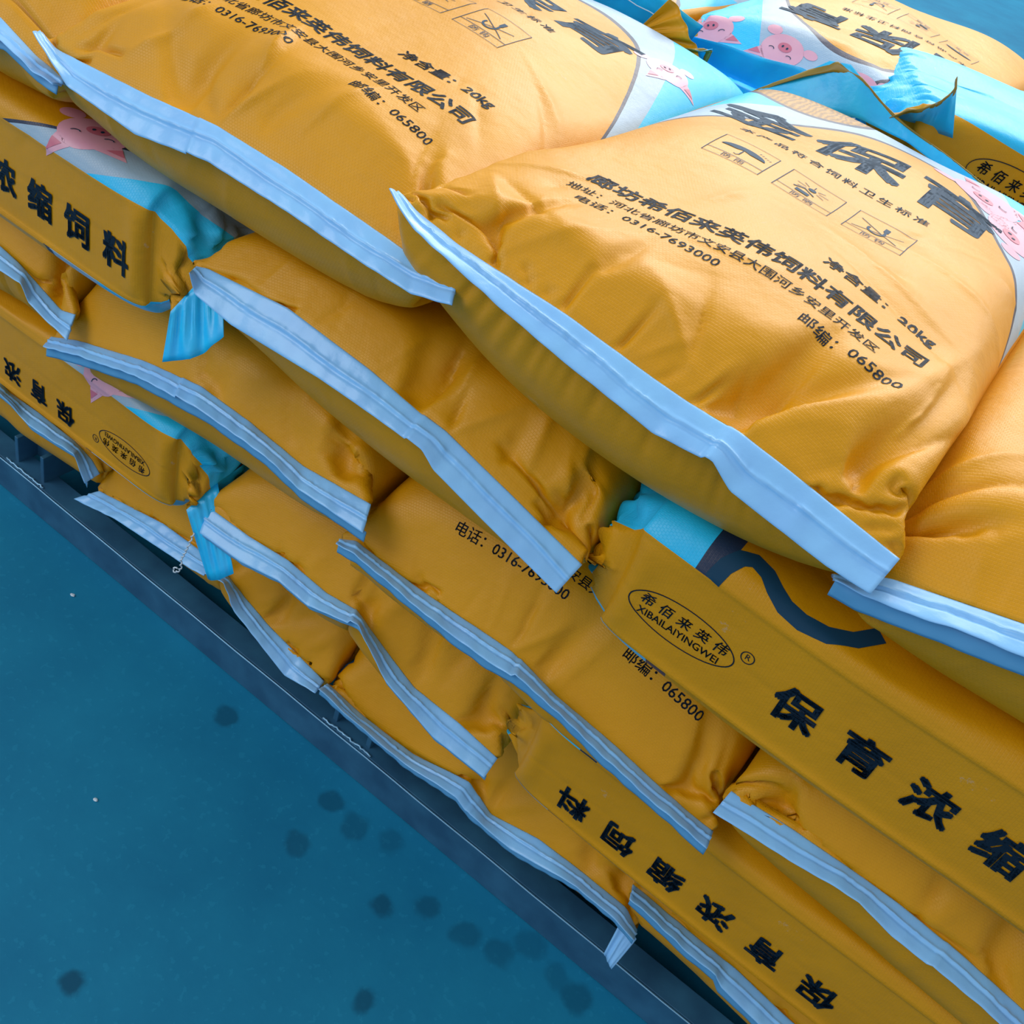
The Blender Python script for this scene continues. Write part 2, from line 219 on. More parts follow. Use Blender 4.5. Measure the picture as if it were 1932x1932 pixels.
def run_sim():
    B=len(BAGS); nv,nu=NV//2,NU//2; n=nu//2
    P=np.zeros((B,nv,nu,3)); pin0=np.zeros((B,nu,3)); pin1=np.zeros((B,nu,3))
    O=[];FR=[]
    for b,s in enumerate(BAGS):
        if s['kind']=='yaw': A=np.array([sA[0],sA[1],0]); Lx=np.array([sL[0],sL[1],0]); org=np.array([so[0],so[1],0])
        elif s['kind']=='front': A,Lx=EX,EY; org=np.array([0,s['y0'],0])
        elif s['kind']=='side-': A,Lx=EY,-EX; org=np.array([s['y0'],0,0])
        else: A,Lx=-EY,EX; org=np.array([s['y0'],0,0]); s['x0'],s['x1']=-s['x1'],-s['x0']
        F=np.array([A,Lx,EZ]); FR.append(F); O.append(org)
    clampd=[]
    def loc(b,pts): return (np.array(pts)-O[b])@FR[b].T
    def setup(nu,nv):
        n=nu//2; p0=np.zeros((B,nu,3)); p1=np.zeros((B,nu,3))
        for b,s in enumerate(BAGS):
            q=polyline(loc(b,s['seam']),n+1); p0[b,:n+1]=q; p0[b,n+1:]=q[1:n][::-1]
            zc=(s['z0']+s['z1'])/2
            if s['ring']:
                A0,A1=s['x0']+.012,s['x1']-.012; h=(s['z1']-s['z0'])/2-.012
                rp=[(A0,.0,zc),(A0,.0,zc+h*.8),(A0+.02,.0,zc+h),(A1-.02,.0,zc+h),(A1,.0,zc+h*.8),(A1,.0,zc),(A1,.0,zc-h*.8),(A1-.02,.0,zc-h),(A0+.02,.0,zc-h),(A0,.0,zc-h*.8),(A0,.0,zc)]
                p0[b]=polyline(rp,nu+1)[:nu]
            far=s['far'] or [(s['x0']-.03,s['length'],zc),((s['x0']+s['x1'])/2,s['length'],zc+.02),(s['x1']+.03,s['length'],zc)]
            q=polyline(far,n+1); p1[b,:n+1]=q; p1[b,n+1:]=q[1:n][::-1]
        return p0.astype(np.float32),p1.astype(np.float32)
    p0,p1=setup(nu,nv)
    t=np.linspace(0,1,nv)[None,:,None,None]
    P=p0[:,None]*(1-t)+p1[:,None]*t
    th=np.arange(nu)/nu*2*np.pi
    P[...,2]+=(np.sin(th)*.05)[None,None]*np.sin(np.pi*t[...,0])
    P+=np.random.randn(*P.shape)*.002
    P=P.astype(np.float32)
    g=lambda k:np.array([s[k] for s in BAGS],np.float32)[:,None,None]
    x0,x1,z0,z1,dome=g('x0'),g('x1'),g('z0'),g('z1'),g('dome'); xc=(x0+x1)/2; hw=(x1-x0)/2
    ringm=g('ring'); ln=g('length'); frn=g('front')
    slope=g('slope'); sa=[];sz=[]
    for b,s in enumerate(BAGS):
        q=polyline(loc(b,s['seam']),40); q=q[np.argsort(q[:,0])]; sa.append(q[:,0]); sz.append(q[:,2]+(1 if s['ring'] else 0))
    ph=np.random.rand(B,1,1)*9
    def clampf(P):
        a=P[...,0]; l=P[...,1]; z=P[...,2]
        wl=np.clip((l-.02)/.05,0,1)*.7
        a+=np.maximum(x0-a,0)*wl; a-=np.maximum(a-x1,0)*wl
        nuu=P.shape[2]; tm=np.zeros((1,1,nuu),np.float32); tm[...,1:nuu//2]=1; nr=1-ringm
        l+=np.maximum(-frn*(1-tm*nr)-l,0)*.8
        l+=np.maximum(0-l,0)*.8*tm*nr
        l-=np.maximum(l-ln-.02,0)*.6
        q=np.clip((a-xc)/hw,-1.2,1.2); r=np.clip((l-ln*.5)/(ln*.5),-1.2,1.2)
        lump=.006*np.sin(a*21+ph)*np.sin(l*17+ph*2)
        zt=z1+dome*(1-q*q)*(1-r**2)+lump-.012*np.abs(q)**6
        z-=np.maximum(z-zt,0)*.7
        zs=np.empty_like(z)
        for b in range(B): zs[b]=np.interp(a[b],sa[b],sz[b])
        z-=np.maximum(z-(zs+.001+slope*np.maximum(l,0)),0)*.8
        z+=np.maximum(zs-.004-z,0)*.8*tm*nr*(l<.16)
        z-=np.maximum(z-(zs+.003),0)*.8*(1-tm)*nr*(l<.05)
        zb=z0-np.maximum(.02-l,0)*.35
        z+=np.maximum(zb-z,0)*.7
    def press(nu,nv,p):
        Q=np.full((B,nv,nu,1),p,np.float32); U,V_=np.meshgrid(np.arange(nu)*2*W/nu,np.arange(nv)*LF/(nv-1)); U=np.where(U>W*1.5,U-2*W,U)
        for b,s in enumerate(BAGS):
            for (u0,v0,u1,v1,k) in s['cre']:
                d=np.array([u1-u0,v1-v0]); L2=d@d; t=np.clip(((U-u0)*d[0]+(V_-v0)*d[1])/L2,0,1)
                dist=np.hypot(U-u0-t*d[0],V_-v0-t*d[1]); Q[b,...,0]-=p*k*3.2*np.exp(-(dist/.011)**2)*(1-.6*t)
        return Q
    P=sim(P,W/(nu//2),LF/(nv-1),p0,p1,clampf,260,.00035,bend=.01,cmp_=.6,shear=.2,front_=(1-ringm)[...,None][:,0],press=press(nu,nv,.00035))
    P=upsample(P); P+=(np.random.randn(*P.shape)*.0002).astype(np.float32); nu*=2; nv=P.shape[1]; p0,p1=setup(nu,nv)
    P=sim(P,W/(nu//2),LF/(nv-1),p0,p1,clampf,260,.00022,bend=.004,cmp_=.6,shear=.2,front_=(1-ringm)[...,None][:,0],press=press(nu,nv,.00022))
    P=upsample(P); P+=(np.random.randn(*P.shape)*.0002).astype(np.float32); nu*=2; nv=P.shape[1]; p0,p1=setup(nu,nv)
    P=sim(P,W/(nu//2),LF/(nv-1),p0,p1,clampf,110,.00010,bend=.003,cmp_=.6,shear=.2,front_=(1-ringm)[...,None][:,0],press=press(nu,nv,.00010))
    for b in range(B): P[b]=(P[b]@FR[b]).astype(np.float32)+O[b]; BAGS[b]['FR']=FR[b]
    return P
import time; t0=time.time()
PP=run_sim(); print('sim',time.time()-t0,PP.shape)
NVF,NUF=PP.shape[1:3]
# ---------------------------------------------------------------- mesh helpers
def mesh_obj(name,V,F,mat,parent=None,smooth=True,uv=None):
    me=bpy.data.meshes.new(name); V=np.asarray(V,dtype=np.float32).reshape(-1,3)
    me.from_pydata(V.tolist() if not isinstance(F,np.ndarray) else V.tolist(),[],F.tolist() if isinstance(F,np.ndarray) else F)
    if uv is not None:
        l=me.uv_layers.new(name='UVMap'); l.data.foreach_set('uv',np.asarray(uv,dtype=np.float32).ravel())
    me.materials.append(mat)
    if smooth: me.polygons.foreach_set('use_smooth',[True]*len(me.polygons))
    o=bpy.data.objects.new(name,me); COL.objects.link(o)
    if parent: o.parent=parent
    return o
def thing(name,label,cat,loc=(0,0,0),group=None):
    o=bpy.data.objects.new(name,None); o.empty_display_size=.05; COL.objects.link(o); o.location=loc
    o['label']=label; o['category']=cat
    if group: o['group']=group
    return o
# creases pressed into the sacks: (u0,v0,u1,v1,height,width) in cloth metres
FOLDS={'B':[(.385,0,.378,.10,-.007,.010),(.385,0,.435,.10,.006,.012),(.385,.0,.33,.07,-.004,.012),(.303,.03,.268,.11,-.006,.010),(.303,.03,.235,.075,.005,.014),
 (.481,.02,.468,.09,-.008,.010),(.475,.05,.45,.22,.008,.016),(.47,.05,.50,.16,-.007,.014),(.13,.07,.06,.115,-.005,.012),(.09,.045,.05,.12,.005,.012),(.12,.02,.20,.12,.003,.02),(.44,.10,.46,.30,.004,.02),(.30,.30,.47,.24,.0025,.012),(.32,.26,.48,.20,-.0025,.010),(.36,.36,.49,.33,.002,.01),(.05,.15,.14,.19,.003,.012)],
 'A':[(.254,0,.268,.10,-.007,.010),(.254,0,.30,.09,.005,.012),(.254,.0,.20,.05,-.004,.014),(.26,.08,.24,.15,.007,.012),(.144,.07,.11,.03,.006,.016),(.144,.07,.17,.14,.004,.014),(.05,.05,.10,.12,-.005,.012),(.468,.03,.42,.14,-.006,.014),(.488,.01,.46,.10,.006,.012),(.34,.05,.36,.14,.004,.016),(.42,.30,.50,.22,-.003,.010),(.38,.34,.49,.26,.003,.010),(.40,.22,.47,.14,-.003,.01)],
 'C':[(.02,.09,.15,.14,-.009,.010),(.02,.10,.12,.17,.006,.014),(.03,.03,.06,.10,.004,.012)],
 'D':[(.364,0,.344,.05,-.008,.008),(.344,.04,.32,.11,.006,.012),(.323,.02,.303,.10,-.009,.007),(.364,0,.40,.09,.004,.016),(.44,.04,.40,.12,.005,.014),(.523,.05,.47,.10,-.008,.010),(.50,.03,.455,.08,.007,.010),(.49,.02,.44,.04,-.004,.008),(.47,.08,.44,.13,.005,.01),(.10,.03,.14,.12,.003,.014)],
 'I':[(.261,.0,.250,.10,-.008,.007),(.261,0,.30,.08,.004,.012),(.536,.03,.48,.10,-.007,.010),(.52,.02,.47,.06,.006,.009),(.47,.05,.43,.12,.004,.012)],
 'L':[(.268,.0,.268,.10,-.009,.007),(.268,.0,.32,.09,.005,.012),(.33,.08,.31,.02,.005,.01),(.406,.04,.39,.11,.008,.010),(.43,.03,.42,.11,-.007,.009),(.474,.03,.45,.11,.007,.010),(.51,.02,.50,.10,-.006,.010)],
 'O':[(.316,.0,.34,.08,-.007,.008),(.378,.01,.42,.09,.006,.012),(.43,.02,.47,.10,-.006,.012),(.48,.02,.50,.10,.006,.010),(.10,.0,.12,.08,.004,.01)],
 'H':[(.289,.0,.262,.07,-.010,.007),(.289,.0,.32,.08,.004,.014),(.461,.03,.44,.13,.006,.010),(.50,.03,.47,.12,-.006,.009),(.42,.03,.40,.13,.005,.012),(.52,.02,.51,.10,.005,.01)],
 'P':[(.30,0,.31,.06,-.009,.010),(.30,0,.36,.05,.006,.012),(.25,.02,.31,.05,.005,.012),(.50,.0,.50,.08,-.007,.010),(.52,.0,.47,.08,.006,.010),(.45,.02,.42,.10,.004,.014)],
 'J':[(.206,0,.222,.10,-.009,.008),(.206,0,.26,.08,.004,.012),(.05,.03,.08,.10,.005,.012)],
 'G':[],'E':[],'F':[],'K':[]}
class Bag:
    def __init__(s,b):
        P=PP[b]; s.sp=BAGS[b]; key=s.sp['key']
        if key in 'ABCDIEFKG': P=upsample(P[None])[0]
        s.nv,s.nu=P.shape[:2]; NUF,NVF=s.nu,s.nv
        gu=np.roll(P,-1,1)-np.roll(P,1,1); gv=np.gradient(P,axis=0); n=np.cross(gu,gv); n/=(np.linalg.norm(n,axis=-1,keepdims=True)+1e-9)
        U,V_=np.meshgrid(np.arange(NUF)*2*W/NUF,np.arange(NVF)*LF/(NVF-1)); rs=np.random.RandomState(100+b)
        fl=[(a,b_,c,d,e*(1.15 if key in 'ABCD' else .9),f) for (a,b_,c,d,e,f) in FOLDS.get(key,[])]
        if key in 'EGFKS':
            c0=W if key in 'EGS' else 0.
            fl+=[(c0-.058,-.3,c0-.058,1.3,.0030 if c0 else .0052,.0035),(c0+.058,-.3,c0+.058,1.3,.0052 if c0 else .0030,.0035),(c0+.004,-.3,c0,1.3,-.0010,.0022)]
        if not s.sp['ring']:
            for k in range(13):   # short pleats running back from the sewn end
                u0=rs.uniform(.02,2*W-.02); fl.append((u0,rs.uniform(0,.01),u0+rs.uniform(-.03,.03),rs.uniform(.04,.11),rs.choice([-1,1])*rs.uniform(.0008,.0024),rs.uniform(.005,.012)))
        for k in range(20):       # soft dents of the filling
            u0,v0=rs.uniform(.03,W-.03),rs.uniform(.05,.6); a_=rs.uniform(0,6.28); q=rs.uniform(.03,.09)
            fl.append((u0,v0,u0+q*math.cos(a_),v0+q*math.sin(a_),rs.uniform(-.0034,.0034),rs.uniform(.012,.026)))
        H=np.zeros(U.shape)
        for (u0,v0,u1,v1,am,wd) in fl:
            d=np.array([u1-u0,v1-v0]); L_=np.hypot(*d); d/=L_
            UU=U-2*W*np.round((U-(u0+u1)/2)/(2*W)); t=((UU-u0)*d[0]+(V_-v0)*d[1])/L_; sd=-(UU-u0)*d[1]+(V_-v0)*d[0]
            ov=np.maximum(np.maximum(-t,t-1),0)*L_; tc_=np.clip(t,0,1)
            w_=wd*(.55+.8*tc_); prof=np.exp(-np.abs(sd)/np.where(sd>0,w_,w_*.45))
            H+=am*prof*np.exp(-(ov/(wd*1.2))**2)*np.minimum(1,.35+1.6*tc_)*np.minimum(1,1.5*(1-tc_)+.25)
        H*=np.clip(V_/.012,0,1)*np.clip((LF-V_)/.03,0,1)
        P=P+n*H[...,None]
        s.P=P
        gu=np.roll(P,-1,1)-np.roll(P,1,1); gv=np.gradient(P,axis=0); n=np.cross(gu,gv); s.Nn=n/(np.linalg.norm(n,axis=-1,keepdims=True)+1e-9)
    def at(s,u,v,eps=0):
        u=np.asarray(u,float); v=np.asarray(v,float)
        NUF,NVF=s.nu,s.nv; fu=(u/(2*W)*NUF)%NUF; fv=np.clip(v/LF*(NVF-1),0,NVF-1.001)
        i=fu.astype(int)%NUF; j=fv.astype(int); a=(fu-np.floor(fu))[...,None]; c=(fv-j)[...,None]; i2=(i+1)%NUF
        def bl(Q): return (Q[j,i]*(1-a)+Q[j,i2]*a)*(1-c)+(Q[j+1,i]*(1-a)+Q[j+1,i2]*a)*c
        r=bl(s.P)
        if eps: 
            n=bl(s.Nn); r=r+eps*n/(np.linalg.norm(n,axis=-1,keepdims=True)+1e-9)
        return r
def build_body(bg,parent,mat,sp,seed=0):
    P=bg.P; NUF,NVF=bg.nu,bg.nv; vv=np.linspace(0,LF,NVF)
    if sp['ring']:   # gathered mouth: rows that run from the sewn line back to the filled end
        rs=np.random.RandomState(seed); q=polyline(sp['seam'],NUF//2+1)
        if np.linalg.norm(q[0]-P[0,0])>np.linalg.norm(q[-1]-P[0,0]): q=q[::-1]
        fin=np.concatenate([q,q[1:-1][::-1]]); K=9; rows=[]
        th=np.arange(NUF)/NUF*6.283; Ld=sp['FR'][1]
        for k in range(K):
            t=k/K; r=fin*(1-t)+P[0]*t
            amp=math.sin(math.pi*min(1,t))*.007
            w_=sum(np.sin(th*f_+rs.rand()*6.28+t*rs.randn()*3)*a_ for f_,a_ in ((7,.6),(13,.8),(22,.7),(31,.4)))
            rows.append(r-Ld[None]*(.012*math.sin(math.pi*t))-Ld[None]*(w_*amp)[:,None]+np.array([0,0,1])[None]*(np.sin(th*17+2)*amp*.7)[:,None])
        P=np.concatenate([np.array(rows),P]); vv=np.r_[-(K-np.arange(K))/K*.07,vv]
    nv=len(P); j,i=np.mgrid[0:nv-1,0:NUF]; i2=(i+1)%NUF
    F=np.stack([j*NUF+i,j*NUF+i2,(j+1)*NUF+i2,(j+1)*NUF+i],-1).reshape(-1,4)
    uu=np.stack([i,i+1,i+1,i],-1)*(2*W/NUF); v4=np.stack([vv[j],vv[j],vv[j+1],vv[j+1]],-1)
    if sp['m0']: v4=LF-v4-sp['vo']
    if sp['key'] in 'RT': uu=(W-uu)%(2*W)
    uv=np.stack([uu,v4],-1).reshape(-1,2)
    return mesh_obj('woven_sack',(P-np.array(parent.location)).reshape(-1,3),F,mat,parent,uv=uv)
# strip of thickness between two polylines (tape, flaps)
def strip(name,inner,outer,mat,parent,th=.0022,ridge=.0022,nseg=150,rows=25,wave=.0007,seed=0,hf=True,kink=(),ridge_at=.45,nrm_hint=(0,-.6,.8)):
    rs=np.random.RandomState(seed)
    a=polyline(inner,nseg); c=polyline(outer,nseg)
    def sm(q,k=1):
        for _ in range(k): q[1:-1]=(q[:-2]+2*q[1:-1]+q[2:])/4
        return q
    a=sm(a,1)
    d=c-a; tdir=np.gradient((a+c)/2,axis=0); n=np.cross(tdir,d); n/=np.linalg.norm(n,axis=1,keepdims=True)+1e-9
    if (n@np.array(nrm_hint)).mean()<0: n=-n
    n=sm(n,4)
    x=np.linspace(0,1,nseg)
    wv=sum(np.sin(x*k*6.28+rs.rand()*6.28)*rs.rand() for k in ((3,5,8,13,21) if hf else (1,2,3)))*wave
    wv2=sum(np.sin(x*k*6.28+rs.rand()*6.28)*rs.rand() for k in ((4,7,11,17) if hf else (2,3,5)))*wave
    for kk in kink: wv=wv+.0045*np.where(x>kk,np.exp(-(x-kk)/.035),0)-.001*np.where(x<=kk,np.exp((x-kk)/.03),0)
    jit=rs.randn(nseg)*.0003
    T=[];Bm=[]
    for r in range(rows):
        t=r/(rows-1)
        rt=ridge_at+.05*np.sin(x*9+seed)+.02*np.sin(x*31+seed*2)
        h=ridge*np.exp(-np.abs(t-rt)/.035)-ridge*.6*np.exp(-((t-rt-.10)/.05)**2)+jit*np.exp(-((t-ridge_at)/.10)**2)*1.5+wv*(t if not kink else .35+.65*t)+wv2*t*(1-t)*2
        e=th*.5*math.sqrt(max(0.05,1-(2*t-1)**8))
        base=a+d*t
        T.append(base+n*(h+e)[:,None] if np.ndim(h) else 0); Bm.append(base+n*(h-e)[:,None])
    V=np.concatenate([np.array(T),np.array(Bm)[::-1]]) # rows*2 rings
    R=2*rows
    V=V-np.array(parent.location)
    F=[]
    for r in range(R):
        r2=(r+1)%R
        for i in range(nseg-1): F.append((r*nseg+i,r2*nseg+i,r2*nseg+i+1,r*nseg+i+1))
    F.append([r*nseg for r in range(R)][::-1]); F.append([r*nseg+nseg-1 for r in range(R)])
    return mesh_obj(name,V.reshape(-1,3),F,mat,parent)
# ---------------------------------------------------------------- lettering: flat text -> mesh -> cut to grid
GU,GV=W/NUF,LF/(2*(NVF-1))
def cut(bm,g=0):
    xs=[v.co.x for v in bm.verts]; ys=[v.co.y for v in bm.verts]
    for ax,lo,hi in ((0,min(xs),max(xs)),(1,min(ys),max(ys))):
        g=(GU,GV)[ax]; k=math.floor(lo/g)+1
        while k*g<hi:
            co=Vector((0,0,0)); no=Vector((0,0,0)); co[ax]=k*g; no[ax]=1
            bmesh.ops.bisect_plane(bm,geom=bm.verts[:]+bm.edges[:]+bm.faces[:],plane_co=co,plane_no=no,dist=1e-7); k+=1
_tc={}
def text_bm(txt,size,x,y,align='LEFT',bold=0.,spacing=1.0,sx=1,sy=1,shear=0):
    cu=bpy.data.curves.new('lettering_curve','FONT'); cu.body=txt; cu.size=size; cu.align_x=align; cu.align_y='CENTER'; cu.space_character=spacing; cu.resolution_u=2; cu.shear=shear
    o=bpy.data.objects.new('lettering_curve',cu); COL.objects.link(o)
    dg=bpy.context.evaluated_depsgraph_get(); dg.update(); me=bpy.data.meshes.new_from_object(o.evaluated_get(dg)); bpy.data.objects.remove(o); bpy.data.curves.remove(cu)
    bm=bmesh.new()
    d=bold*size
    for (a,b) in ([(0,0)] if not bold else [(i*d,j*d) for i in (-1,1) for j in (-1,0,1)]):
        k=len(bm.verts); bm.from_mesh(me); bm.verts.ensure_lookup_table()
        for v in bm.verts[k:]: v.co=(x+v.co.x*sx+a,y+v.co.y*sy+b,0)
    bpy.data.meshes.remove(me)
    return bm
def poly_bm(pts):
    bm=bmesh.new(); bm.faces.new([bm.verts.new((p[0],p[1],0)) for p in pts]); bmesh.ops.triangulate(bm,faces=bm.faces[:]); return bm
def line_bm(pts,w,closed=False):
    bm=bmesh.new(); n=len(pts); P=[Vector((p[0],p[1],0)) for p in pts]
    L=[]
    for i in range(n):
        a=P[i-1] if (i or closed) else P[i]; b=P[(i+1)%n] if (i<n-1 or closed) else P[i]
        d=(b-a); d=d.normalized() if d.length else Vector((1,0,0)); nn=Vector((-d.y,d.x,0))*w/2
        L.append((bm.verts.new(P[i]+nn),bm.verts.new(P[i]-nn)))
    for i in range(n if closed else n-1):
        a,b=L[i],L[(i+1)%n]
        try: bm.faces.new((a[0],a[1],b[1],b[0]))
        except ValueError: pass
    return bm
def ell(cx,cy,rx,ry,n=28,a0=0,a1=2*math.pi,rot=0):
    c,s_=math.cos(rot),math.sin(rot)
    o=[]
    for i in range(n):
        t=a0+(a1-a0)*i/(n if abs(a1-a0-2*math.pi)<1e-6 else n-1); X,Y=rx*math.cos(t),ry*math.sin(t); o.append((cx+X*c-Y*s_,cy+X*s_+Y*c))
    return o
def merge(*bms):
    V=[];F=[]
    for bm in bms:
        cut(bm); bm.verts.ensure_lookup_table(); bm.verts.index_update(); k=len(V)
        V+= [(v.co.x,v.co.y) for v in bm.verts]; F+=[tuple(v.index+k for v in f.verts) for f in bm.faces]; bm.free()
    return np.array(V),F
def lay(name,VF,bg,parent,mat,fn,eps=.0004,label=None):
    V,F=VF; u,v=fn(V[:,0],V[:,1])
    Q=bg.at(u,v,eps)-np.array(parent.location)
    o=mesh_obj(name,Q,F,mat,parent)
    if label: o['label']=label
    return o
# panel print, in metres: x across the panel from its left gusset, y up from the sewn bottom end
def rect(x0,y0,x1,y1): return [(x0,y0),(x1,y0),(x1,y1),(x0,y1)]
def panel_text():
    L=[]
    L.append(text_bm('廊坊希佰来英伟饲料有限公司',.0252,.111,.183,bold=.022))
    L.append(text_bm('地址：河北省廊坊市文安县大围河乡安里开发区',.0143,.104,.153,bold=.004))
    L.append(text_bm('电话：0316-7693000',.0160,.122,.131,bold=.006))
    L.append(text_bm('邮编：065800',.0165,.340,.126,bold=.006))
    L.append(text_bm('净含量：20kg',.0190,.318,.228,bold=.018))
    a=[merge(l) for l in L]
    L=[text_bm(c,.102,.093+i*.109,.530,bold=.026,sx=1,sy=.98) for i,c in enumerate('金保育')]
    big=[merge(l) for l in L]
    L=[text_bm('本产品符合饲料卫生标准',.0165,.148,.447,bold=.006,spacing=1.30)]
    small=[merge(*L)]
    for i,(c) in enumerate(('防 雨','防 晒','防 钩')):
        L=[]; x=.152+i*.073; y=.336; w_=.058; h=.064
        L.append(line_bm(rect(x,y,x+w_,y+h),.0011,True)); L.append(line_bm([(x,y+.014),(x+w_,y+.014)],.001))
        L.append(text_bm(c,.0105,x+w_/2,y+.0068,align='CENTER'))
        cx,cy=x+w_/2,y+.036
        if i==0:
            p=ell(cx,cy-.002,.023,.012,14,0,math.pi)+[(cx-.015,cy+.001),(cx-.0075,cy-.002),(cx,cy+.001),(cx+.0075,cy-.002),(cx+.015,cy+.001)]
            L.append(poly_bm(p)); L.append(line_bm([(cx,cy),(cx,cy-.013),(cx-.002,cy-.016),(cx-.005,cy-.015)],.0012))
            for k in range(5): L.append(line_bm([(cx+.012+k*.003,cy+.013-k*.0012),(cx+.0135+k*.003,cy+.0155-k*.0012)],.0008))
        elif i==1:
            L.append(poly_bm(ell(cx,cy+.005,.0042,.004,12)))
            for k in range(7):
                a_=-.6+k*.72; L.append(line_bm([(cx+.007*math.cos(a_),cy+.005+.006*math.sin(a_)),(cx+.017*math.cos(a_),cy+.005+.012*math.sin(a_))],.0009))
            L.append(line_bm([(cx-.016,cy-.008),(cx-.006,cy+.0),(cx+.006,cy-.008)],.0018)); L.append(poly_bm(rect(cx-.012,cy-.016,cx+.002,cy-.009)))
        else:
            L.append(line_bm([(cx-.022,cy+.012),(cx+.02,cy-.018)],.0011)); L.append(line_bm([(cx-.024,cy-.018),(cx+.022,cy+.004)],.0011))
            L.append(poly_bm(rect(cx+.0015,cy+.004,cx+.0065,cy+.015))); L.append(line_bm([(cx+.004,cy+.006)]+ell(cx-.003,cy-.004,.008,.009,12,.3,-3.6),.0026))
        small.append(merge(*L))
    return a,big,small
def logo(x,y,k=1.):
    """registered logo oval, centre x,y; returns meshes"""
    L=[line_bm(ell(x,y,.075*k,.030*k,48),.0012,True)]
    for i,c in enumerate('希佰来英伟'): L.append(text_bm(c,.0195*k,x-.062*k+i*.0262*k,y+.007*k,bold=.010,shear=.2))
    L.append(text_bm('XIBAILAIYINGWEI',.0158*k,x,y-.012*k,align='CENTER',bold=.008,sx=.93))
    L.append(line_bm(ell(x+.086*k,y+.020*k,.0085*k,.0085*k,20),.001,True)); L.append(text_bm('R',.012*k,x+.086*k,y+.0203*k,align='CENTER'))
    return L
def side_text(key,fn,step,h=.052):
    for i,c in enumerate('保育浓缩饲料'): lay('character',merge(text_bm(c,h,i*step,0,bold=.032,align='CENTER')),bag[key],root[key],MINK,fn,.001)
# a generic piglet print, centre x,y
def piglet(bg,parent,fn,x,y,k=1.,rot=0.,eps=.0004,cloud=True):
    c,s_=math.cos(rot),math.sin(rot)
    def R(p): return [(x+(X*c-Y*s_)*k,y+(X*s_+Y*c)*k) for X,Y in p]
    body=merge(poly_bm(R(ell(0,0,.034,.028))),poly_bm(R([(-.030,.010),(-.046,.034),(-.012,.026)])),poly_bm(R([(.030,.010),(.046,.034),(.012,.026)])),
               poly_bm(R(ell(-.038,-.018,.012,.008))),poly_bm(R(ell(.034,-.024,.012,.009))))
    g=lay('pig_print',body,bg,parent,MPINK,fn,eps,label='pink piglet picture printed on the blue part')
    lay('snout_print',merge(poly_bm(R(ell(0,-.006,.011,.008)))),bg,parent,MROSE,fn,eps+.0004)
    for sg in (-1,1):
        lay('ear_print',merge(poly_bm(R([(sg*.034,.016),(sg*.041,.028),(sg*.022,.023)][::-sg]))),bg,parent,MROSE,fn,eps+.0004)
        lay('eye_print',merge(line_bm(R(ell(sg*.016,.006,.0045,.003,8,3.2,6.2)),.0012*k)),bg,parent,MBLUEINK,fn,eps+.0007)
        lay('nostril_print',merge(poly_bm(R(ell(sg*.004,-.006,.0018,.0022,8)))),bg,parent,MBLUEINK,fn,eps+.0007)
    return g
SPOTS=[(-0.45, -0.43, 0.016, 0.9), (-0.602, -0.054, 0.0201, 0.7), (-0.249, -0.116, 0.0175, 0.75), (-0.204, -0.076, 0.0172, 0.6), (-0.4, -0.048, 0.0177, 0.65), (-0.35, -0.054, 0.022, 0.5), (-0.389, -0.128, 0.0182, 0.55), (-0.186, -0.218, 0.0169, 0.75), (-0.298, -0.037, 0.0207, 0.4), (-0.141, -0.069, 0.0215, 0.5), (-0.095, -0.06, 0.0216, 0.45), (-0.071, -0.019, 0.0221, 0.4), (0.016, -0.033, 0.0232, 0.6), (-0.02, -0.03, 0.0175, 0.4)]
FLOFF=(0,0)
CHIPS=[(-0.921, -0.066, 0.004, 'larger pale grit chip on the blue floor near the pallet, leftmost'), (-0.619, -0.264, 0.0035, 'shiny pale grit chip on the open blue floor below the pallet'), (-0.822, 0.022, 0.0012, 'tiny white speck on the floor close beside the pallet rail')]
# ---------------------------------------------------------------- build the bags
LABELS={
'A0':'orange feed sack at the upper left corner, left neighbour of the big lettered sack',
'A':'big orange lettered sack on the top layer, upper left of the two lettered ones',
'B':'big orange sack on the top layer at right with umbrella, sun and hook symbols',
'C':'plain orange top layer sack at the right edge with grey scuffs above its tape',
'D':'plain orange sack under the two lettered top sacks, tape folded at its middle',
'H0':'orange sack at the left edge in the middle layer, tape running steeply down',
'H':'orange middle layer sack with double white tape, under the hanging blue sack mouth',
'I':'orange middle layer sack printed with a telephone number and postal code',
'J':'orange sack at the lower right with bright blue white tape under the side lettering',
'L':'orange sack in the second layer below the double taped one, beside the blue sack mouth',
'N0':'orange bottom layer sack at the left edge above the pallet leg',
'O':'orange bottom layer sack with a loose sewing thread hanging in front',
'P':'orange bottom layer sack in the middle with a creased tape ending in a torn tip',
'Q':'orange bottom layer sack at the lower right, its tape running out of the picture',
'F':'sack lying sideways at left with black side lettering, pig print and blue hanging mouth',
'K':'sack lying sideways low at left with upside-down lettering and oval logo',
'E':'sack lying sideways at right with upright oval logo and large black characters',
'G':'sack lying sideways low at right with upside-down squashed characters',
'R':'orange and blue sack in the back row at the upper right with three pigs',
'T':'blue sack mouth in the back row behind the upper left lettered sack',
'S':'blue topped sack behind the right lettered sack, oval logo on its brown side'}
TXT,BIG,SML=panel_text()
bag={}; root={}
topm={'A':lambda x,y:(x-GU,y-4*GV),'B':lambda x,y:(x,y)}
